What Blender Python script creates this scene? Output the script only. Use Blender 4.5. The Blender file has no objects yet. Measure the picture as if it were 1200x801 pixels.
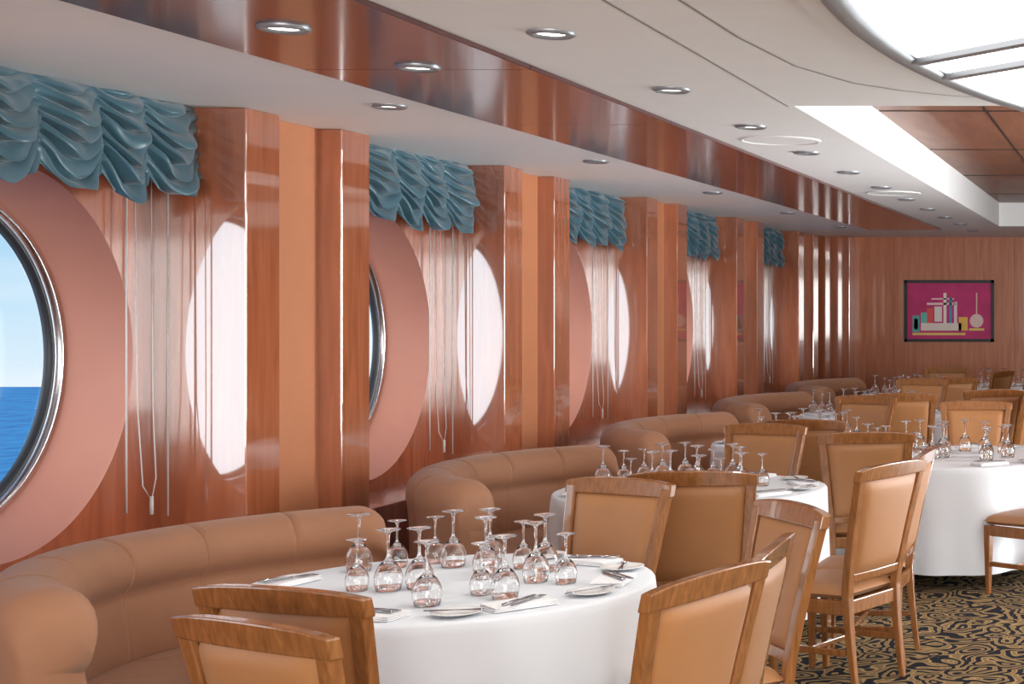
import bpy, bmesh, math, random
from math import sin, cos, pi, sqrt, radians, atan2
from mathutils import Vector, Matrix, noise
random.seed(4)
scene = bpy.context.scene
COL = scene.collection

# ------------------------------------------------------------ materials
def srgb(r, g, b):
    def c(v):
        v /= 255.0
        return v/12.92 if v <= 0.04045 else ((v+0.055)/1.055)**2.4
    return (c(r), c(g), c(b), 1.0)

def new_mat(name):
    m = bpy.data.materials.new(name)
    m.use_nodes = True
    nt = m.node_tree
    return m, nt, nt.nodes['Principled BSDF']

def simple(name, col, rough=0.5, metal=0.0, coat=0.0, bump=0.0, bscale=200.0, var=0.06, vscale=6.0, spec=0.5, sheen=0.0):
    m, nt, b = new_mat(name)
    tc = nt.nodes.new('ShaderNodeTexCoord')
    n = nt.nodes.new('ShaderNodeTexNoise'); n.inputs['Scale'].default_value = vscale
    n.inputs['Detail'].default_value = 3
    nt.links.new(tc.outputs['Object'], n.inputs['Vector'])
    r = nt.nodes.new('ShaderNodeValToRGB')
    r.color_ramp.elements[0].position = 0.3; r.color_ramp.elements[1].position = 0.7
    r.color_ramp.elements[0].color = tuple(c*(1-var) for c in col[:3])+(1,)
    r.color_ramp.elements[1].color = tuple(min(1, c*(1+var)) for c in col[:3])+(1,)
    nt.links.new(n.outputs['Fac'], r.inputs['Fac'])
    nt.links.new(r.outputs['Color'], b.inputs['Base Color'])
    b.inputs['Roughness'].default_value = rough
    b.inputs['Metallic'].default_value = metal
    b.inputs['Coat Weight'].default_value = coat
    b.inputs['Coat Roughness'].default_value = 0.05
    b.inputs['Specular IOR Level'].default_value = spec
    b.inputs['Sheen Weight'].default_value = sheen
    if bump > 0:
        n2 = nt.nodes.new('ShaderNodeTexNoise'); n2.inputs['Scale'].default_value = bscale
        nt.links.new(tc.outputs['Object'], n2.inputs['Vector'])
        bp = nt.nodes.new('ShaderNodeBump'); bp.inputs['Strength'].default_value = bump
        bp.inputs['Distance'].default_value = 0.002
        nt.links.new(n2.outputs['Fac'], bp.inputs['Height'])
        nt.links.new(bp.outputs['Normal'], b.inputs['Normal'])
    return m

def wood(name, c1, c2, rough=0.2, coat=0.5, stretch=(14, 14, 1.2), spec=0.5, cior=1.5, crough=.04):
    m, nt, b = new_mat(name)
    tc = nt.nodes.new('ShaderNodeTexCoord')
    mp = nt.nodes.new('ShaderNodeMapping'); mp.inputs['Scale'].default_value = stretch
    nt.links.new(tc.outputs['Object'], mp.inputs['Vector'])
    n = nt.nodes.new('ShaderNodeTexNoise'); n.inputs['Scale'].default_value = 2.0
    n.inputs['Detail'].default_value = 8; n.inputs['Distortion'].default_value = 0.6
    nt.links.new(mp.outputs['Vector'], n.inputs['Vector'])
    r = nt.nodes.new('ShaderNodeValToRGB')
    r.color_ramp.elements[0].position = 0.3; r.color_ramp.elements[1].position = 0.72
    r.color_ramp.elements[0].color = c1; r.color_ramp.elements[1].color = c2
    nt.links.new(n.outputs['Fac'], r.inputs['Fac'])
    nt.links.new(r.outputs['Color'], b.inputs['Base Color'])
    b.inputs['Roughness'].default_value = rough
    b.inputs['Coat Weight'].default_value = coat
    b.inputs['Coat Roughness'].default_value = crough
    b.inputs['Coat IOR'].default_value = cior
    b.inputs['Specular IOR Level'].default_value = spec
    return m

M = {}
M['col'] = wood('lacquered_cherry', srgb(156, 86, 54), srgb(186, 110, 74), 0.2, 1.0, (9, 9, .9), cior=2.4)
M['panel'] = wood('dark_cherry_panel', srgb(144, 74, 48), srgb(174, 96, 64), 0.22, 1.0, (10, 10, .8), cior=2.1, crough=.09)
M['far'] = wood('far_wall_cherry', srgb(176, 104, 70), srgb(202, 130, 94), 0.35, 0.2, (10, 10, .9))
M['matte'] = simple('recess_fabric_orange', srgb(192, 126, 88), 0.55, var=0.03)
M['pink'] = simple('window_reveal_salmon', srgb(184, 122, 102), 0.5, var=0.02)
M['ledge'] = wood('ledge_wood', srgb(130, 62, 48), srgb(158, 82, 62), 0.2, 0.5)
M['ceil'] = simple('ceiling_white', srgb(240, 242, 243), 0.6, var=0.01, spec=0.3)
M['strip'] = wood('burgundy_lacquer', srgb(70, 28, 32), srgb(100, 46, 46), 0.22, 0.55, (1.5, .5, 3), cior=1.4, crough=.1, spec=.2)
M['coffer'] = wood('coffer_walnut', srgb(110, 70, 52), srgb(136, 90, 68), 0.45, 0.1, (6, 1, 3), spec=.3)
M['chrome'] = simple('chrome', srgb(205, 208, 214), 0.22, 1.0, var=0.02)
M['satin'] = simple('satin_aluminium', srgb(160, 164, 170), 0.4, 0.6, var=0.02)
M['rubber'] = simple('dark_gasket', srgb(40, 44, 50), 0.4, var=0.02)
M['grey'] = simple('joint_grey', srgb(150, 148, 146), 0.6, var=0.02)
M['leather'] = simple('banquette_suede', srgb(154, 106, 76), 0.7, var=0.05, vscale=9, bump=0.25, bscale=400, sheen=0.12)
M['seatfab'] = simple('chair_upholstery', srgb(164, 112, 68), 0.5, var=0.04, bump=0.2, bscale=500, sheen=0.05)
M['chwood'] = wood('chair_honey_wood', srgb(122, 76, 40), srgb(156, 102, 58), 0.25, 0.6, (30, 30, 4))
M['cloth'] = simple('tablecloth_white', srgb(226, 230, 236), 0.85, var=0.01, bump=0.15, bscale=300, spec=0.2)
M['napkin'] = simple('napkin_white', srgb(238, 238, 240), 0.9, var=0.01, spec=0.2)
M['china'] = simple('white_china', srgb(240, 240, 240), 0.12, var=0.0)
M['steel'] = simple('cutlery_steel', srgb(170, 170, 176), 0.15, 1.0, var=0.02)
M['teal'] = simple('teal_satin', srgb(58, 100, 116), 0.36, var=0.1, vscale=12, sheen=0.3, spec=.6)
M['cord'] = simple('white_cord', srgb(205, 203, 200), 0.5, var=0.0)
M['black'] = simple('black_metal', srgb(26, 25, 26), 0.4, var=0.05)
M['wallr'] = simple('wall_beige', srgb(214, 208, 202), 0.6, var=0.02)

def emis(name, col, s):
    m = bpy.data.materials.new(name); m.use_nodes = True
    nt = m.node_tree; nt.nodes.clear()
    o = nt.nodes.new('ShaderNodeOutputMaterial'); e = nt.nodes.new('ShaderNodeEmission')
    e.inputs['Color'].default_value = col; e.inputs['Strength'].default_value = s
    nt.links.new(e.outputs[0], o.inputs[0])
    return m
M['sky_panel'] = emis('luminous_ceiling', (1, .98, .94, 1), 2.6)
M['lamp'] = emis('downlight_glow', (1, .95, .88, 1), 6.0)

m, nt, b = new_mat('clear_crystal')
b.inputs['Base Color'].default_value = (1, 1, 1, 1)
b.inputs['Roughness'].default_value = 0.0
b.inputs['Transmission Weight'].default_value = 1.0
b.inputs['IOR'].default_value = 1.5
M['glass'] = m
m = bpy.data.materials.new('window_pane'); m.use_nodes = True
nt = m.node_tree; nt.nodes.clear()
o = nt.nodes.new('ShaderNodeOutputMaterial'); mx = nt.nodes.new('ShaderNodeMixShader')
t = nt.nodes.new('ShaderNodeBsdfTransparent'); g = nt.nodes.new('ShaderNodeBsdfGlossy')
g.inputs['Roughness'].default_value = 0.0; mx.inputs[0].default_value = 0.04
nt.links.new(t.outputs[0], mx.inputs[1]); nt.links.new(g.outputs[0], mx.inputs[2]); nt.links.new(mx.outputs[0], o.inputs[0])
M['pane'] = m

# carpet
m, nt, b = new_mat('scroll_carpet')
tc = nt.nodes.new('ShaderNodeTexCoord')
nz = nt.nodes.new('ShaderNodeTexNoise'); nz.inputs['Scale'].default_value = 4.5; nz.inputs['Detail'].default_value = 1
nt.links.new(tc.outputs['Object'], nz.inputs['Vector'])
add = nt.nodes.new('ShaderNodeMixRGB'); add.blend_type = 'ADD'; add.inputs[0].default_value = 0.28
nt.links.new(tc.outputs['Object'], add.inputs[1]); nt.links.new(nz.outputs['Color'], add.inputs[2])
vo = nt.nodes.new('ShaderNodeTexVoronoi'); vo.feature = 'F1'; vo.inputs['Scale'].default_value = 5.0
nt.links.new(add.outputs[0], vo.inputs['Vector'])
mul = nt.nodes.new('ShaderNodeMath'); mul.operation = 'MULTIPLY'; mul.inputs[1].default_value = 26.0
nt.links.new(vo.outputs['Distance'], mul.inputs[0])
sn = nt.nodes.new('ShaderNodeMath'); sn.operation = 'SINE'; nt.links.new(mul.outputs[0], sn.inputs[0])
r = nt.nodes.new('ShaderNodeValToRGB'); cr = r.color_ramp
cr.interpolation = 'CONSTANT'
cr.elements[0].position = 0.0; cr.elements[0].color = srgb(30, 30, 38)
cr.elements[1].position = 0.55; cr.elements[1].color = srgb(164, 136, 92)
e = cr.elements.new(0.42); e.color = srgb(72, 68, 58)
e = cr.elements.new(0.85); e.color = srgb(124, 102, 72)
ad = nt.nodes.new('ShaderNodeMath'); ad.operation = 'MULTIPLY_ADD'; ad.inputs[1].default_value = .5; ad.inputs[2].default_value = .5
nt.links.new(sn.outputs[0], ad.inputs[0]); nt.links.new(ad.outputs[0], r.inputs['Fac'])
nt.links.new(r.outputs['Color'], b.inputs['Base Color'])
b.inputs['Roughness'].default_value = 0.95; b.inputs['Specular IOR Level'].default_value = 0.1
M['carpet'] = m
# sea
m, nt, b = new_mat('sea_water')
tc = nt.nodes.new('ShaderNodeTexCoord')
mp = nt.nodes.new('ShaderNodeMapping'); mp.inputs['Scale'].default_value = (.12, .05, 1)
nz = nt.nodes.new('ShaderNodeTexNoise'); nz.inputs['Scale'].default_value = 3.0; nz.inputs['Detail'].default_value = 8
nt.links.new(tc.outputs['Object'], mp.inputs[0]); nt.links.new(mp.outputs[0], nz.inputs['Vector'])
r = nt.nodes.new('ShaderNodeValToRGB')
r.color_ramp.elements[0].position = .35; r.color_ramp.elements[0].color = srgb(22, 100, 152)
r.color_ramp.elements[1].position = .7; r.color_ramp.elements[1].color = srgb(54, 140, 188)
nt.links.new(nz.outputs['Fac'], r.inputs[0]); nt.links.new(r.outputs[0], b.inputs['Base Color'])
b.inputs['Roughness'].default_value = .6; b.inputs['Specular IOR Level'].default_value = .1
M['sea'] = m

# ------------------------------------------------------------ helpers
def link(o, parent=None):
    COL.objects.link(o)
    if parent is not None: o.parent = parent
    return o

def empty(name, loc=(0, 0, 0), rz=0.0):
    o = bpy.data.objects.new(name, None); o.location = loc; o.rotation_euler = (0, 0, rz)
    o.empty_display_size = .1
    COL.objects.link(o); return o

def mk(name, verts, faces, mat, smooth=False):
    me = bpy.data.meshes.new(name)
    me.from_pydata([tuple(v) for v in verts], [], faces)
    bm = bmesh.new(); bm.from_mesh(me)
    bmesh.ops.recalc_face_normals(bm, faces=bm.faces)
    bm.to_mesh(me); bm.free()
    if mat is not None: me.materials.append(mat)
    if smooth:
        for p in me.polygons: p.use_smooth = True
    return me

def obj(name, me, parent=None, loc=None, bevel=0, seg=2, auto=False):
    o = bpy.data.objects.new(name, me)
    if loc: o.location = loc
    link(o, parent)
    if bevel:
        md = o.modifiers.new('bevel', 'BEVEL'); md.width = bevel; md.segments = seg; md.limit_method = 'ANGLE'
        md.angle_limit = radians(50)
    return o

def boxdata(x0, x1, y0, y1, z0, z1):
    v = [(x0, y0, z0), (x1, y0, z0), (x1, y1, z0), (x0, y1, z0), (x0, y0, z1), (x1, y0, z1), (x1, y1, z1), (x0, y1, z1)]
    f = [(0, 3, 2, 1), (4, 5, 6, 7), (0, 1, 5, 4), (1, 2, 6, 5), (2, 3, 7, 6), (3, 0, 4, 7)]
    return v, f

def box(name, x0, x1, y0, y1, z0, z1, mat, parent=None, bevel=0):
    v, f = boxdata(x0, x1, y0, y1, z0, z1)
    return obj(name, mk(name, v, f, mat), parent, bevel=bevel)

class MB:
    """mesh accumulator"""
    def __init__(s): s.v = []; s.f = []
    def add(s, v, f):
        o = len(s.v); s.v += list(v); s.f += [tuple(i+o for i in q) for q in f]
    def box(s, *a): s.add(*boxdata(*a))
    def loft(s, loops, cap=True, closed=True):
        n = len(loops[0]); v = [p for l in loops for p in l]; f = []
        for i in range(len(loops)-1):
            for j in range(n if closed else n-1):
                k = (j+1) % n
                f.append((i*n+j, i*n+k, (i+1)*n+k, (i+1)*n+j))
        if cap:
            f.append(tuple(range(n))[::-1]); f.append(tuple((len(loops)-1)*n+j for j in range(n)))
        s.add(v, f)
    def tube(s, pts, rad, n=10):
        loops = []
        for i, p in enumerate(pts):
            p = Vector(p)
            a = Vector(pts[max(0, i-1)]); b = Vector(pts[min(len(pts)-1, i+1)])
            d = (b-a).normalized()
            up = Vector((0, 0, 1)) if abs(d.z) < .9 else Vector((1, 0, 0))
            e1 = d.cross(up).normalized(); e2 = d.cross(e1).normalized()
            r = rad[i] if isinstance(rad, (list, tuple)) else rad
            loops.append([tuple(p+e1*r*cos(2*pi*k/n)+e2*r*sin(2*pi*k/n)) for k in range(n)])
        s.loft(loops)
    def lathe(s, prof, n=32, axis='z', c=(0, 0, 0)):
        loops = []
        for r, z in prof:
            r = max(r, 1e-5)
            l = []
            for k in range(n):
                a = 2*pi*k/n
                if axis == 'z': l.append((c[0]+r*cos(a), c[1]+r*sin(a), c[2]+z))
                else: l.append((c[0]+z, c[1]+r*cos(a), c[2]+r*sin(a)))
            loops.append(l)
        s.loft(loops, cap=False)
    def mesh(s, name, mat, smooth=False): return mk(name, s.v, s.f, mat, smooth)

# ------------------------------------------------------------ room shell
ZC = 2.66
XF, XR, XP, XW = -4.08, -4.20, -4.475, -4.745
YEND = 20.4; SP = 2.9
box('floor', -4.6, 5.2, -3.2, 20.6, -0.1, 0, M['carpet'])

ceil = empty('ceiling')
box('ceiling_window_side', -4.8, -1.555, -3.2, 20.6, ZC, 3.1, M['ceil'], ceil)
box('ceiling_near', -1.555, 5.2, -3.2, 7.0, ZC, 3.1, M['ceil'], ceil)
box('ceiling_far', -1.555, 5.2, 17.6, 20.6, ZC, 3.1, M['ceil'], ceil)
box('coffer_top', -1.555, 5.2, 7.0, 17.6, 2.93, 3.1, M['coffer'], ceil)
mb = MB()
for i in range(1, 5):
    y = 7.0+i*2.3
    mb.box(-1.55, 5.2, y-.005, y+.005, 2.925, 2.932)
for x in (-.9, 0.3, 1.5, 2.7):
    mb.box(x-.006, x+.006, 7, 17.6, 2.924, 2.932)
obj('coffer_joints', mb.mesh('coffer_joints', M['black']), ceil)
strip = empty('trim_1')
n = 12
for i in range(n):
    y0 = -3.0+i*(18.1+3.0)/n; y1 = y0+(18.1+3.0)/n
    for j in range(1):
        box('burgundy_panel_%d' % i, -3.14, -2.28, y0+.002, y1-.002, ZC-.02, ZC-.001, M['strip'], strip, bevel=.002)
mb = MB()
mb.box(-1.585, -1.575, -3, 7.0, ZC-.003, ZC+.001)
pts = [(-1.36, 3.6), (-1.355, 4.56), (-1.345, 5.2), (-1.29, 5.83), (-1.15, 6.28), (-.98, 6.5), (-.81, 6.64), (-.5, 6.8)]
for a, b_ in zip(pts[:-1], pts[1:]):
    d = Vector((b_[0]-a[0], b_[1]-a[1])).normalized(); nn = Vector((-d.y, d.x))*.005
    v = [(a[0]-nn.x, a[1]-nn.y, ZC-.002), (b_[0]-nn.x, b_[1]-nn.y, ZC-.002), (b_[0]+nn.x, b_[1]+nn.y, ZC-.002), (a[0]+nn.x, a[1]+nn.y, ZC-.002)]
    mb.add(v, [(0, 1, 2, 3)])
obj('trim_2', mb.mesh('trim_2', M['grey']))

# skylight
sk = empty('oval_ceiling_light')
cx, cy, ax, ay = 3.17, 4.6, 4.0, 4.9
def ell(s, z, n=128): return [(cx+(ax+s)*cos(2*pi*k/n), cy+(ay+s)*sin(2*pi*k/n), z) for k in range(n)]
n = 128
mb = MB(); mb.loft([ell(.0, ZC-.04), ell(.0, ZC+.2)], cap=True)
obj('diffuser', mb.mesh('diffuser', M['sky_panel']), sk)
mb = MB(); mb.loft([ell(.012, ZC+.2), ell(.15, ZC+.2), ell(.15, ZC-.03), ell(.06, ZC-.03)], cap=False)
obj('white_ring', mb.mesh('white_ring', M['ceil'], False), sk)
mb = MB(); mb.loft([ell(.06, ZC-.03), ell(.06, ZC-.055), ell(.045, ZC-.065), ell(.025, ZC-.06), ell(-.01, ZC-.05), ell(-.01, ZC-.03)], cap=False)
obj('rim', mb.mesh('rim', M['satin'], True), sk)
mb = MB()
d = Vector((.7, -.71)).normalized()
for i in range(-8, 12):
    off = i*1.3
    for w in (0, .295):
        p = Vector((-.695, 5.35)) + Vector((.71, .7))*(off+w)
        A = (d.x/ax)**2+(d.y/ay)**2; B = 2*((p.x-cx)*d.x/ax**2+(p.y-cy)*d.y/ay**2); C = ((p.x-cx)/ax)**2+((p.y-cy)/ay)**2-1
        D = B*B-4*A*C
        if D <= 0: continue
        t0 = (-B-sqrt(D))/(2*A); t1 = (-B+sqrt(D))/(2*A)
        a = p+d*t0; b_ = p+d*t1; nn = Vector((-d.y, d.x))*.022
        lo = [[(q.x-nn.x, q.y-nn.y, ZC-.06), (q.x+nn.x, q.y+nn.y, ZC-.06), (q.x+nn.x, q.y+nn.y, ZC-.041), (q.x-nn.x, q.y-nn.y, ZC-.041)] for q in (a, b_)]
        mb.loft(lo)
obj('bars', mb.mesh('bars', M['satin']), sk)

box('wall_right', 5.1, 5.2, -3.2, 20.6, 0, ZC+.3, M['wallr'])
box('wall_back', -4.6, 5.2, -3.2, -3.1, 0, ZC+.3, M['wallr'])
wf = empty('wall_far')
xs = [-4.6, -3.2, -1.6, 0, 1.6, 3.4, 5.2]
for a, b_ in zip(xs[:-1], xs[1:]):
    box('wood_panel', a+.002, b_-.002, YEND, YEND+.15, 0, ZC+.05, M['far'], wf)
box('panel_backing', -4.6, 5.2, YEND+.01, YEND+.2, 0, ZC+.3, M['black'], wf)
box('baseboard_far', -3.7, 5.09, YEND-.02, YEND-.001, 0, .12, M['ledge'])

def bay_panel(name, y0, y1, cyy, R, parent):
    z0, z1, cz = 0, ZC+.05, 1.53
    angs = [2*pi*k/96 for k in range(96)] + [atan2(zz-cz, yy-cyy) % (2*pi) for yy in (y0, y1) for zz in (z0, z1)]
    angs = sorted(angs); v = []; f = []
    for a in angs:
        c, s_ = cos(a), sin(a)
        t = 1e9
        if c > 1e-9: t = min(t, (y1-cyy)/c)
        if c < -1e-9: t = min(t, (y0-cyy)/c)
        if s_ > 1e-9: t = min(t, (z1-cz)/s_)
        if s_ < -1e-9: t = min(t, (z0-cz)/s_)
        v.append((XP, cyy+R*c, cz+R*s_)); v.append((XP, cyy+t*c, cz+t*s_))
    n = len(angs)
    for i in range(n):
        j = (i+1) % n
        f.append((2*i, 2*i+1, 2*j+1, 2*j))
    return obj(name, mk(name, v, f, M['panel']), parent)

wl = empty('wall_left')
ks = range(-1, 5)
for k in ks:
    c0 = 6.06+SP*k; y0 = 6.17+SP*k-SP/2; y1 = y0+SP
    bay_panel('cherry_panel', y0, y1, c0, .80, wl)
    w = empty('window_%d' % (k+2))
    mb = MB(); mb.lathe([(.80, XP), (.80, XP-.01), (.70, XW)], 96, 'x', (0, c0, 1.53))
    obj('reveal', mb.mesh('reveal', M['pink'], True), w)
    mb = MB(); mb.lathe([(.715, XW-.02), (.712, XW+.02), (.70, XW+.035), (.688, XW+.03), (.68, XW+.0), (.68, XW-.03)], 96, 'x', (0, c0, 1.53))
    obj('metal_frame', mb.mesh('metal_frame', M['chrome'], True), w)
    mb = MB(); mb.lathe([(.682, XW+.004), (.664, XW+.004), (.66, XW-.03)], 96, 'x', (0, c0, 1.53))
    obj('gasket', mb.mesh('gasket', M['rubber'], True), w)
    mb = MB(); mb.lathe([(0, XW-.015), (.68, XW-.015)], 96, 'x', (0, c0, 1.53))
    obj('pane', mb.mesh('pane', M['pane']), w)
v, f = boxdata(XP-.05, XP, -3.2, 6.17-SP*1.5, 0, ZC+.05); obj('plain_panel_near', mk('p', v, f, M['panel']), wl)
v, f = boxdata(XP-.05, XP, 6.17+SP*4.5, 20.6, 0, ZC+.05); obj('plain_panel_far', mk('p', v, f, M['panel']), wl)
for k in range(-2, 5):
    a = 7.05+SP*k
    box('pilaster_near', XP-.02, XF, a, a+.28, 0, ZC-.001, M['col'], wl, bevel=.006)
    box('pilaster_far', XP-.02, XF, a+.85, a+1.14, 0, ZC-.001, M['col'], wl, bevel=.006)
    box('recess_panel', XP-.02, XR, a+.27, a+.86, 0, ZC-.001, M['matte'], wl)
box('corner_pilaster', XP-.02, -3.72, 20.02, YEND-.001, 0, ZC-.001, M['col'], wl, bevel=.006)
for k in range(-2, 5):
    a = 7.05+SP*k
    box('trim_%d' % (k+5), XP+.001, -4.1, a-1.76+.002, a-.002, .0, .66, M['ledge'], None, bevel=.006)

# ------------------------------------------------------------ valances + cords
def valance(k):
    y0 = 5.30+SP*k; y1 = 7.045+SP*k; L = y1-y0
    nu, nv = 220, 150; nsw = 5
    v = []; f = []
    rs = random.Random(k+77)
    dr = [rs.uniform(-.02, .03) for _ in range(nsw+1)]
    for i in range(nu+1):
        u = i/nu
        q = u*nsw + .10*sin(u*9+k); q = max(0, min(nsw-1e-4, q)); idx = int(q); t = q-idx
        c = sin(pi*t)**1.2           # 0 at gathers, 1 mid-swag
        for j in range(nv+1):
            vv = j/nv
            n1 = noise.noise(Vector((u*6+k*5, vv*2.5, 1.3)))
            n2 = noise.noise(Vector((u*16+k*3, vv*9.0, 7.1)))
            n3 = noise.noise(Vector((u*9+k*2, vv*5.0, 3.7)))
            drop = .345 + (.080+dr[idx])*c**.8
            p = vv*6.6 - c*(.75+.25*vv) + .45*n1 + .12*n2 + idx*.41
            fr = p-math.floor(p)
            fold = (sin(pi*fr))**.7
            amp = (.020+.050*c)*(1+.8*n3)
            d = .015 + amp*fold + .030*c*sin(pi*min(1, vv*1.1)) + .02*vv
            d *= min(1, .45+vv*6)
            # soft hanging belly of each fold
            z = ZC-.002 - vv*drop - (.010+.028*c)*(1-abs(2*fr-1))*min(1, vv*5)
            yy = y0+L*u + .010*n2*(1-abs(2*u-1))
            v.append((XP+.14+max(.004, d), yy, z))
    for i in range(nu):
        for j in range(nv):
            a = i*(nv+1)+j
            f.append((a, a+1, a+nv+2, a+nv+1))
    me = mk('fabric', v, f, M['teal'], True)
    g = empty('balloon_valance')
    obj('fabric', me, g)
    box('rail', XP+.06, XP+.13, y0, y1, ZC-.05, ZC-.001, M['cord'], g)
for k in ks: valance(k)
for k in ks:
    g = empty('blind_cord')
    b0 = SP*k
    mb = MB()
    for (yy, xx, zb) in ((6.74, XP+.05, .84), (6.95, XP+.10, .80)):
        mb.tube([(xx, yy+b0, 2.6), (xx, yy+b0, 1.5), (xx, yy+b0, zb)], .0038, 6)
    mb.tube([(XP+.05, 6.79+b0, 2.6), (XP+.06, 6.80+b0, 1.3), (XP+.07, 6.82+b0, .95), (XP+.09, 6.85+b0, .88), (XP+.09, 6.88+b0, .98), (XP+.07, 6.89+b0, 1.3), (XP+.06, 6.89+b0, 2.6)], .0025, 6)
    mb.tube([(XP+.09, 6.85+b0, .9), (XP+.09, 6.85+b0, .82)], .008, 8)
    obj('cords', mb.mesh('cords', M['cord'], True), g)

# ------------------------------------------------------------ downlights
dl_list = [(-2.72, 4.91, ZC-.02), (-2.67, 5.72, ZC-.02)]
dl_list += [(-3.39, 4.3+2.68*i, ZC) for i in range(1, 6)]
dl_list += [(-1.946, 6.45+1.33*i, ZC) for i in range(-2, 10)]
mring = MB(); mring.lathe([(.078, .0), (.078, -.008), (.066, -.014), (.056, -.006), (.05, .0)], 32)
mring = mring.mesh('downlight_ring', M['satin'], True)
mb = MB(); mb.lathe([(0, -.003), (.05, -.003)], 24); mdisc = mb.mesh('downlight_disc', M['lamp'])
for (x, y, z) in dl_list:
    g = empty('recessed_downlight', (x, y, z))
    obj('ring', mring, g); obj('lens', mdisc, g)
    l = bpy.data.lights.new('downlight_spot', 'SPOT'); l.energy = 18; l.spot_size = radians(110); l.spot_blend = .8
    l.color = (1, .95, .88); l.shadow_soft_size = .05
    lo = bpy.data.objects.new('spot', l); lo.location = (0, 0, -.02); link(lo, g)
for (x, y) in ((-1.95, 8.45), (-1.95, 12.4)):
    mb = MB(); mb.lathe([(.22, 0), (.22, -.006), (.205, -.008), (.2, -.004), (0, -.004)], 40, 'z', (x, y, ZC))
    obj('ceiling_speaker', mb.mesh('ceiling_speaker', M['ceil'], False))

# ------------------------------------------------------------ banquettes
def arc_solid(section, a0, a1, cen, seams=(), dome=.09, R=1.2, sh=.7):
    st = []
    nd = 8
    da = dome/R
    for i in range(nd+1):
        t = i/nd
        st.append((a0+da*t, sh+(1-sh)*sqrt(max(0, 1-(1-t)**2))))
    N = 70
    angs = [a0+da+(a1-a0-2*da)*i/N for i in range(1, N)]
    for s_ in seams:
        angs += [s_-.010, s_-.004, s_, s_+.004, s_+.010]
    angs = sorted(angs)
    for a in angs:
        e = 1.0
        for s_ in seams:
            if abs(a-s_) < .0045: e = .985
            if abs(a-s_) < .001: e = .965
        st.append((a, e))
    for i in range(nd, -1, -1):
        t = i/nd
        st.append((a1-da*t, sh+(1-sh)*sqrt(max(0, 1-(1-t)**2))))
    loops = []
    cr_, cz_ = cen
    for a, e in st:
        loops.append([((cr_+(r-cr_)*e)*cos(a), (cr_+(r-cr_)*e)*sin(a), cz_+(z-cz_)*e) for r, z in section])
    return loops

back_sec = [(1.20, .10), (1.10, .10), (1.075, .40), (1.07, .50), (1.085, .62), (1.10, .695), (1.085, .715), (1.06, .745), (1.05, .79), (1.06, .84), (1.095, .88),
            (1.15, .90), (1.21, .90), (1.265, .88), (1.30, .835), (1.31, .78), (1.30, .72), (1.29, .6), (1.29, .10)]
seat_sec = [(1.12, .10), (.62, .10), (.60, .38), (.605, .42), (.63, .455), (.68, .47), (.85, .475), (1.0, .465), (1.12, .45)]
def smooth_sec(sec, it=1):
    for _ in range(it):
        o = []
        n = len(sec)
        for i in range(n):
            a = sec[i]; b_ = sec[(i+1) % n]
            o.append((a[0]*.75+b_[0]*.25, a[1]*.75+b_[1]*.25)); o.append((a[0]*.25+b_[0]*.75, a[1]*.25+b_[1]*.75))
        sec = o
    return sec
A0, A1 = radians(180-58), radians(180+58)
seams = [A0+(A1-A0)*i/6 for i in range(1, 6)]
mb = MB(); mb.loft(arc_solid(smooth_sec(back_sec), A0, A1, (1.18, .5), seams, .12, 1.2, .70)); me_back = mb.mesh('banquette_back', M['leather'], True)
mb = MB(); mb.loft(arc_solid(smooth_sec(seat_sec), A0+.02, A1-.02, (.9, .3), seams, .05, .9, .9)); me_seat = mb.mesh('banquette_seat', M['leather'], True)
mb = MB(); mb.loft(arc_solid([(1.24, 0), (.68, 0), (.68, .12), (1.24, .12)], A0+.06, A1-.06, (1, .06), (), .02, 1, .99)); me_pl = mb.mesh('banquette_plinth', M['black'])
for k in range(0, 5):
    g = empty('curved_banquette', (-2.58, 5.58+SP*k, 0))
    obj('back', me_back, g); obj('seat', me_seat, g); obj('plinth', me_pl, g)

# ------------------------------------------------------------ chair
def yb(z):
    if z >= .45:
        t = (z-.45)/.58; return -.205 - .115*t**1.25
    return -.205 - .045*((.45-z)/.45)**1.5
def wb(z):
    if z >= .45: return .195 + .055*((z-.45)/.58)
    return .195 - .005*(.45-z)/.45
wd = MB()
for sx in (-1, 1):
    loops = []
    for i in range(17):
        z = 1.0*i/16
        hw = .013+.009*min(1, z/.4) ; hd = .013+.006*min(1, z/.4)
        x = sx*wb(z); y = yb(z)
        loops.append([(x-hw, y-hd, z), (x+hw, y-hd, z), (x+hw, y+hd, z), (x-hw, y+hd, z)])
    wd.loft(loops)
def rail(z0f, z1f, w, bow, th):
    loops = []
    for i in range(17):
        u = -1+2*i/16
        x = u*w; z0 = z0f(u); z1 = z1f(u)
        ya = yb(z0)-bow*(1-u*u); yc = yb(z1)-bow*(1-u*u)
        loops.append([(x, ya-th, z0), (x, ya+th, z0), (x, yc+th, z1), (x, yc-th, z1)])
    wd.loft(loops)
rail(lambda u: .965, lambda u: 1.022+.012*(1-u*u)-.006*abs(u)**6, .276, .012, .018)
rail(lambda u: .50, lambda u: .54, .195, .008, .014)
for sx in (-1, 1):
    loops = []
    for z, h in ((0, .013), (.1, .016), (.3, .021), (.42, .022)):
        x = sx*.205; y = .195
        loops.append([(x-h, y-h, z), (x+h, y-h, z), (x+h, y+h, z), (x-h, y+h, z)])
    wd.loft(loops)
    wd.box(sx*.2-.010, sx*.2+.010, -.20, .19, .17, .20)
    wd.box(sx*.203-.012, sx*.203+.012, -.20, .19, .355, .42)
wd.box(-.2, .2, .0, .022, .172, .196)
wd.box(-.2, .2, .183, .207, .355, .42)
wd.box(-.19, .19, -.215, -.193, .355, .42)
me_wd = wd.mesh('chair_frame', M['chwood'])
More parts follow.
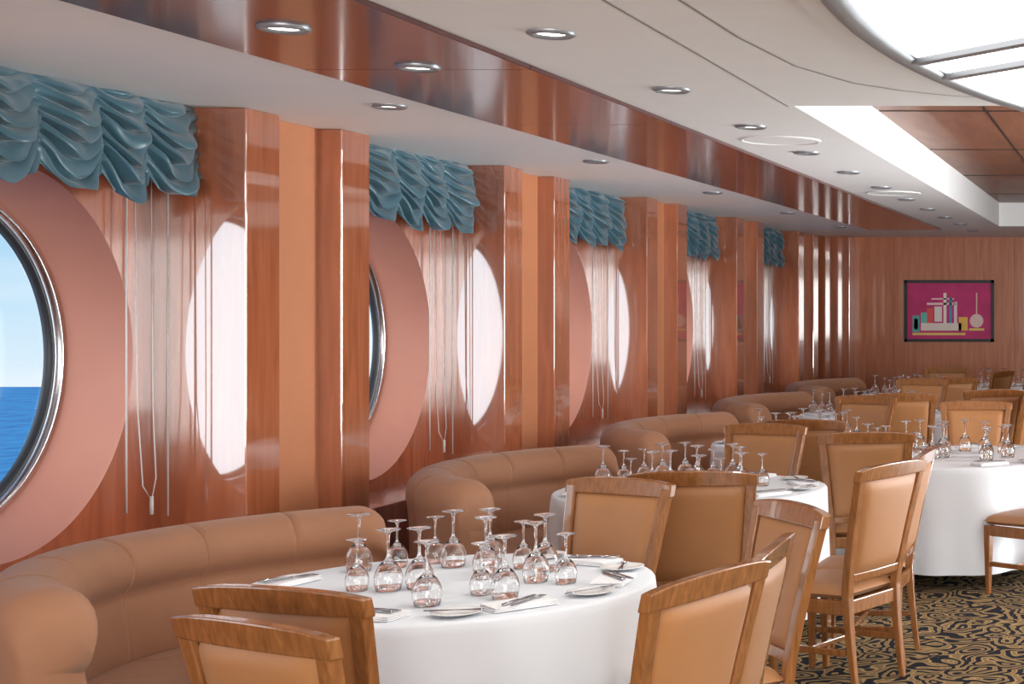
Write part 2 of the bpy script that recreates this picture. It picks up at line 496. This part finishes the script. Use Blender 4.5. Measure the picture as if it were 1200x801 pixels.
def pillow(nx, nz, fx, thick):
    v = []; f = []
    for side in (1, -1):
        for i in range(nx+1):
            for j in range(nz+1):
                u = -1+2*i/nx; w = -1+2*j/nz
                b_ = (1-abs(u)**6)**.5*(1-abs(w)**8)**.5
                v.append(fx(u, w, side*thick*(b_)))
    N = (nx+1)*(nz+1)
    for s_ in (0, 1):
        for i in range(nx):
            for j in range(nz):
                a = s_*N+i*(nz+1)+j
                f.append((a, a+1, a+nz+2, a+nz+1))
    return v, f
def padf(u, w, o):
    z = .535+(.97-.535)*(w+1)/2
    x = u*(wb(z)-.018)
    return (x, yb(z)-.011*(1-u*u)+o, z)
pd = MB(); pd.add(*pillow(16, 16, padf, .024)); me_pad = pd.mesh('back_pad', M['seatfab'], True)
def seatf(u, w, o):
    y = -.195+.42*(w+1)/2
    x = u*(.205+.025*(w+1)/2)
    return (x, y, .445+o*(1 if o > 0 else .7)+(.008*(1-u*u)*(1-w*w) if o > 0 else 0))
pd = MB(); pd.add(*pillow(18, 18, seatf, .042)); me_seatp = pd.mesh('seat_pad', M['seatfab'], True)

def chair(tx, ty, face):
    """tx,ty: plan position of top rail centre; face: heading in degrees, 0 = +Y, ccw"""
    a = radians(face)
    fwd = Vector((-sin(a), cos(a)))
    p = Vector((tx, ty)) + fwd*.32
    g = empty('dining_chair', (p.x, p.y, 0), a)
    obj('frame', me_wd, g, bevel=.005, seg=2)
    obj('back_pad', me_pad, g); obj('seat_pad', me_seatp, g)

chair(-2.19, 3.93, -17)
chair(-2.02, 3.51, -26)
chair(-1.15, 4.17, 71)
chair(-1.10, 4.70, 92)
chair(-1.25, 5.60, 129)
chair(-2.14, 6.40, 157)
chair(-1.92, 6.68, 4)
chair(-1.11, 7.05, 66)
chair(-1.04, 7.62, 88)
chair(-1.53, 8.75, 10)
chair(-2.25, 9.38, 165)
chair(-2.1, 9.70, 0)
chair(-2.15, 12.3, 160)
chair(-1.9, 12.6, 0)
chair(-1.2, 11.6, 180)
chair(-.35, 9.2, 55)
chair(-2.1, 15.2, 165)
chair(-1.85, 15.45, 5)
chair(-1.2, 13.2, 20)
chair(-.85, 12.9, 80)
chair(-1.1, 16.2, 100)
chair(-1.45, 16.9, 70)
chair(-2.2, 18.0, 175)

# ------------------------------------------------------------ tables
def cloth_mesh(R, seed):
    rs = random.Random(seed)
    n = 240
    p1, p2, p3 = [rs.random()*6 for _ in range(3)]
    loops = []
    zt = .752
    prof = [(0.001, zt, 0), (R*.5, zt, 0), (R*.9, zt, 0), (R-.012, zt, 0), (R-.003, zt-.003, 0), (R+.003, zt-.012, .0), (R+.006, zt-.04, .05)]
    for i in range(1, 17):
        t = i/16
        prof.append((R+.006+.035*t, zt-.04-(.61)*t, .05+.95*t**.8))
    for r, z, am in prof:
        l = []
        for k in range(n):
            a = 2*pi*k/n
            w = .5*sin(10*a+p1+.8*sin(2*a))+.4*sin(17*a+p2+sin(3*a))+.25*sin(5*a+p3)
            w = w-.25*w*w
            rr = r+am*.042*w
            l.append((rr*cos(a), rr*sin(a), z))
        loops.append(l)
    mb = MB(); mb.loft(loops, cap=False)
    return mb.mesh('tablecloth', M['cloth'], True)

gp = [(0, .094), (.012, .092), (.026, .080), (.036, .062), (.0405, .045), (.039, .022), (.034, .0015), (.0345, 0), (.0355, .0005), (.0405, .022), (.042, .045),
      (.0375, .063), (.028, .082), (.014, .098), (.0065, .106), (.0042, .118), (.0038, .15), (.0042, .178), (.008, .188), (.022, .1935), (.035, .196), (.0358, .1975), (.035, .199), (.02, .2), (0, .2)]
mb = MB(); mb.lathe(gp, 28); me_glass = mb.mesh('wine_glass', M['glass'], True)
def knife():
    m = MB()
    lo = []
    for y, w, h in ((-.1, .004, .002), (-.095, .007, .003), (-.03, .006, .003), (0, .0045, .0025), (.01, .008, .001), (.07, .009, .001), (.095, .006, .0008), (.103, .001, .0005)):
        lo.append([(-w, y, .001), (w, y, .001), (w, y, .001+h*2), (-w, y, .001+h*2)])
    m.loft(lo); return m
def fork(m, ox):
    lo = []
    for y, w, h in ((-.1, .004, .002), (-.09, .008, .002), (0, .003, .002), (.03, .003, .002), (.045, .010, .0015), (.055, .0115, .0015)):
        lo.append([(ox-w, y, .001), (ox+w, y, .001), (ox+w, y, .001+h*1.6), (ox-w, y, .001+h*1.6)])
    m.loft(lo)
    for i in range(4):
        x = ox-.0095+i*.0063
        m.box(x-.0014, x+.0014, .053, .095, .0015, .0035)
mk_ = knife(); fork(mk_, .032); me_cut = mk_.mesh('cutlery', M['steel'], True)
mb = MB(); fork(mb, 0); me_fork = mb.mesh('fork', M['steel'], True)
mb = MB(); mb.lathe([(0, .004), (.045, .004), (.055, .007), (.078, .013), (.080, .015), (.077, .0155), (.055, .0095), (.044, .0065), (0, .0065)], 40)
me_plate = mb.mesh('bread_plate', M['china'], True)
nb = MB()
for i in range(3):
    z0 = .001+i*.006
    s_ = 1-.02*i
    lo = []
    for j in range(9):
        t = -1+2*j/8
        z = z0+.003*(1-t**4)
        w = .058*s_
        lo.append([(-w, t*.11*s_, z0), (w, t*.11*s_, z0), (w+.002, t*.11*s_, z0+.003), (w, t*.11*s_, z+.0035), (-w, t*.11*s_, z+.0035), (-w-.002, t*.11*s_, z0+.003)])
    nb.loft(lo)
me_nap = nb.mesh('napkin', M['napkin'], False)

G1 = [(-.31, -.11), (-.20, -.11), (-.50, .28), (-.40, .37), (.06, -.38), (-.11, -.07), (-.30, .47), (-.19, .38), (-.07, .43), (.16, -.19), (.27, -.26), (.01, .20), (.09, .35), (.25, .06), (.20, .28), (.37, .03)]
def table(cx_, cy_, R, seed, rot=0, rest=(-92, -45, 4, 55, 178), gx=0):
    g = empty('dining_table', (cx_, cy_, 0))
    obj('tablecloth', cloth_mesh(R, seed), g)
    mb = MB(); mb.lathe([(0, .748), (R-.01, .748), (R-.01, .72), (0, .72)], 48); obj('top', mb.mesh('top', M['chwood']), g)
    mb = MB(); mb.lathe([(0, 0), (.26, 0), (.26, .02), (.06, .05), (.045, .1), (.045, .66), (.12, .72), (0, .72)], 32); obj('pedestal', mb.mesh('pedestal', M['black'], True), g)
    zt = .7535
    rs = random.Random(seed)
    ca, sa = cos(radians(rot)), sin(radians(rot))
    for i, (a, b_) in enumerate(G1):
        x = a*ca-b_*sa+gx; y = a*sa+b_*ca
        sc = 1.08 if i % 3 else .9
        o = bpy.data.objects.new('wine_glass', me_glass); o.location = (cx_+x, cy_+y, zt); o.scale = (sc*1.04, sc*1.04, sc); o.rotation_euler = (0, 0, rs.random()*6)
        COL.objects.link(o)
    for i, ad in enumerate(rest):
        a = radians(ad+rot+rs.uniform(-3, 3)); r = R-.13
        px, py = cx_+r*cos(a), cy_+r*sin(a)
        o = bpy.data.objects.new('folded_napkin', me_nap); o.location = (px, py, zt); o.rotation_euler = (0, 0, a+pi/2+radians(rs.choice((-75, 80, 90)))); COL.objects.link(o)
        o2 = bpy.data.objects.new('cutlery_set', me_cut); o2.location = (px, py, zt+.021); o2.rotation_euler = (0, 0, a+pi/2+radians(rs.choice((-55, 60, 70)))); COL.objects.link(o2)
        a2 = a+radians(26); r2 = R-.10
        o3 = bpy.data.objects.new('bread_plate', me_plate); o3.location = (cx_+r2*cos(a2), cy_+r2*sin(a2), zt); COL.objects.link(o3)
        o4 = bpy.data.objects.new('butter_fork', me_fork); o4.location = (cx_+r2*cos(a2), cy_+r2*sin(a2), zt+.0155); o4.rotation_euler = (0, 0, a2-.3); COL.objects.link(o4)
table(-2.46, 5.49, .71, 11, gx=.045)
table(-2.42, 8.40, .72, 12, 12)
table(-2.41, 11.30, .68, 13, -10)
table(-2.41, 14.20, .68, 14, 25)
table(-2.41, 17.10, .68, 15, 5)
table(-1.20, 10.20, .78, 16, 30)
table(-1.75, 18.95, .7, 17, 50)

# ------------------------------------------------------------ painting
pt = empty('framed_painting')
yw = YEND-.001
X0, X1, Z0, Z1 = -3.06, -1.87, 1.27, 2.09
box('frame_left', X0, X0+.04, yw-.04, yw, Z0, Z1, M['black'], pt)
box('frame_right', X1-.04, X1, yw-.04, yw, Z0, Z1, M['black'], pt)
box('frame_top', X0, X1, yw-.04, yw, Z1-.04, Z1, M['black'], pt)
box('frame_bottom', X0, X1, yw-.04, yw, Z0, Z0+.04, M['black'], pt)
box('canvas', X0+.03, X1-.03, yw-.02, yw, Z0+.03, Z1-.03, simple('canvas_magenta', srgb(200, 52, 116), .6, var=.12), pt)
def art(x0, x1, z0, z1, c, nm):
    box(nm, x0, x1, yw-.023, yw-.019, z0, z1, simple('paint_'+nm, srgb(*c), .6, var=.02), pt)
art(-2.95, -2.86, 1.40, 1.62, (90, 188, 180), 'teal_block')
art(-2.93, -2.88, 1.44, 1.58, (246, 238, 225), 'teal_block_inset')
art(-2.84, -2.30, 1.42, 1.52, (236, 224, 215), 'cream_band')
art(-2.84, -2.76, 1.52, 1.66, (110, 200, 190), 'mint_block')
art(-2.76, -2.68, 1.52, 1.72, (232, 90, 90), 'red_column')
art(-2.66, -2.56, 1.54, 1.74, (238, 232, 225), 'white_column')
art(-2.54, -2.50, 1.52, 1.92, (240, 238, 230), 'white_post')
art(-2.46, -2.43, 1.52, 1.86, (70, 160, 200), 'blue_post')
art(-2.40, -2.36, 1.52, 1.80, (240, 225, 230), 'pale_post')
art(-2.34, -2.22, 1.42, 1.60, (242, 196, 96), 'gold_block')
art(-2.76, -2.38, 1.76, 1.79, (245, 215, 215), 'pink_bar')
art(-2.70, -2.40, 1.83, 1.85, (245, 215, 215), 'pink_bar_upper')
art(-2.95, -2.25, 1.36, 1.39, (240, 215, 120), 'yellow_line')
mb = MB(); mb.lathe([(0, 0), (.09, 0)], 32, 'x')
me = mk('disc', [(v[1]-2.10, yw-.024, v[2]+1.55) for v in mb.v], mb.f, simple('paint_disc', srgb(236, 206, 200), .6)); obj('disc', me, pt)
art(-2.108, -2.092, 1.62, 1.92, (235, 210, 190), 'spire')
art(-2.20, -2.00, 1.42, 1.45, (240, 215, 120), 'base_line')

# ------------------------------------------------------------ exterior
v, f = boxdata(-3000, -12, -60, 431, -21.5, -21); obj('sea', mk('sea', v, f, M['sea']))
w = bpy.data.worlds.new('World'); scene.world = w; w.use_nodes = True
nt = w.node_tree; bg = nt.nodes['Background']
tc = nt.nodes.new('ShaderNodeTexCoord'); sp = nt.nodes.new('ShaderNodeSeparateXYZ')
nt.links.new(tc.outputs['Generated'], sp.inputs[0])
mr = nt.nodes.new('ShaderNodeMapRange'); mr.inputs['From Min'].default_value = -.05; mr.inputs['From Max'].default_value = 1.0
nt.links.new(sp.outputs['Z'], mr.inputs['Value'])
r = nt.nodes.new('ShaderNodeValToRGB'); cr = r.color_ramp
cr.elements[0].position = 0.0; cr.elements[0].color = srgb(222, 238, 248)
cr.elements[1].position = 0.7; cr.elements[1].color = srgb(130, 180, 230)
e = cr.elements.new(0.12); e.color = srgb(142, 198, 238)
e = cr.elements.new(0.06); e.color = srgb(186, 222, 244)
nz = nt.nodes.new('ShaderNodeTexNoise'); nz.inputs['Scale'].default_value = 5; nz.inputs['Detail'].default_value = 6
mp = nt.nodes.new('ShaderNodeMapping'); mp.inputs['Scale'].default_value = (1, 1, 6)
nt.links.new(tc.outputs['Generated'], mp.inputs[0]); nt.links.new(mp.outputs[0], nz.inputs['Vector'])
r2 = nt.nodes.new('ShaderNodeValToRGB'); r2.color_ramp.elements[0].position = .5; r2.color_ramp.elements[1].position = .75
nt.links.new(nz.outputs['Fac'], r2.inputs[0])
mx = nt.nodes.new('ShaderNodeMixRGB'); mx.inputs[2].default_value = (.95, .97, 1, 1)
mth = nt.nodes.new('ShaderNodeMath'); mth.operation = 'MULTIPLY'; mth.inputs[1].default_value = .5
nt.links.new(r2.outputs[0], mth.inputs[0]); nt.links.new(mth.outputs[0], mx.inputs[0])
nt.links.new(mr.outputs[0], r.inputs[0]); nt.links.new(r.outputs[0], mx.inputs[1])
# white sky glare added astern to whiten reflections in the lacquered wood
dp = nt.nodes.new('ShaderNodeVectorMath'); dp.operation = 'DOT_PRODUCT'
dv = Vector((-.62, -.78, .05)).normalized(); dp.inputs[1].default_value = dv
nt.links.new(tc.outputs['Generated'], dp.inputs[0])
m3 = nt.nodes.new('ShaderNodeMapRange'); m3.interpolation_type = 'SMOOTHSTEP'
m3.inputs['From Min'].default_value = .2; m3.inputs['From Max'].default_value = .9
nt.links.new(dp.outputs['Value'], m3.inputs['Value'])
mx2 = nt.nodes.new('ShaderNodeMixRGB'); mx2.inputs[2].default_value = (3.4, 3.8, 4.1, 1)
nt.links.new(m3.outputs[0], mx2.inputs[0]); nt.links.new(mx.outputs[0], mx2.inputs[1])
nt.links.new(mx2.outputs[0], bg.inputs[0])
bg.inputs['Strength'].default_value = 1.1

# ------------------------------------------------------------ lights
def area(name, loc, direc, sx, sy, e, col=(1, .985, .97)):
    l = bpy.data.lights.new(name, 'AREA'); l.shape = 'RECTANGLE'; l.size = sx; l.size_y = sy; l.energy = e; l.color = col
    o = bpy.data.objects.new(name, l); o.location = loc
    o.rotation_euler = Vector(direc).to_track_quat('-Z', 'Y').to_euler(); COL.objects.link(o)
area('rear_fill_light', (0.3, -2.9, 1.4), (0, 1, .08), 7, 2.2, 440)  # unseen fill lamp added behind the camera to brighten the room
area('side_fill_light', (4.9, 10, 1.4), (-1, 0, .1), 2.2, 18, 620)  # fill lamp added out of view at the right wall, no fixture
area('unseen_ceiling_fill', (2.0, 10.0, .55), (-.75, 0, .75), 1.6, 20, 2100, (.95, .985, 1))  # unseen lamp facing up, added to brighten the ceiling; no real fixture

# ------------------------------------------------------------ camera
cd = bpy.data.cameras.new('camera'); co = bpy.data.objects.new('camera', cd); COL.objects.link(co)
co.location = (0, 0, 1.75); co.rotation_euler = (radians(90), 0, 0)
cd.sensor_width = 36; cd.lens = 54; cd.shift_x = -730/1200; cd.shift_y = -42.5/1200; cd.clip_end = 5000; cd.clip_start = .05
scene.camera = co
scene.view_settings.view_transform = 'Standard'
scene.view_settings.look = 'None'
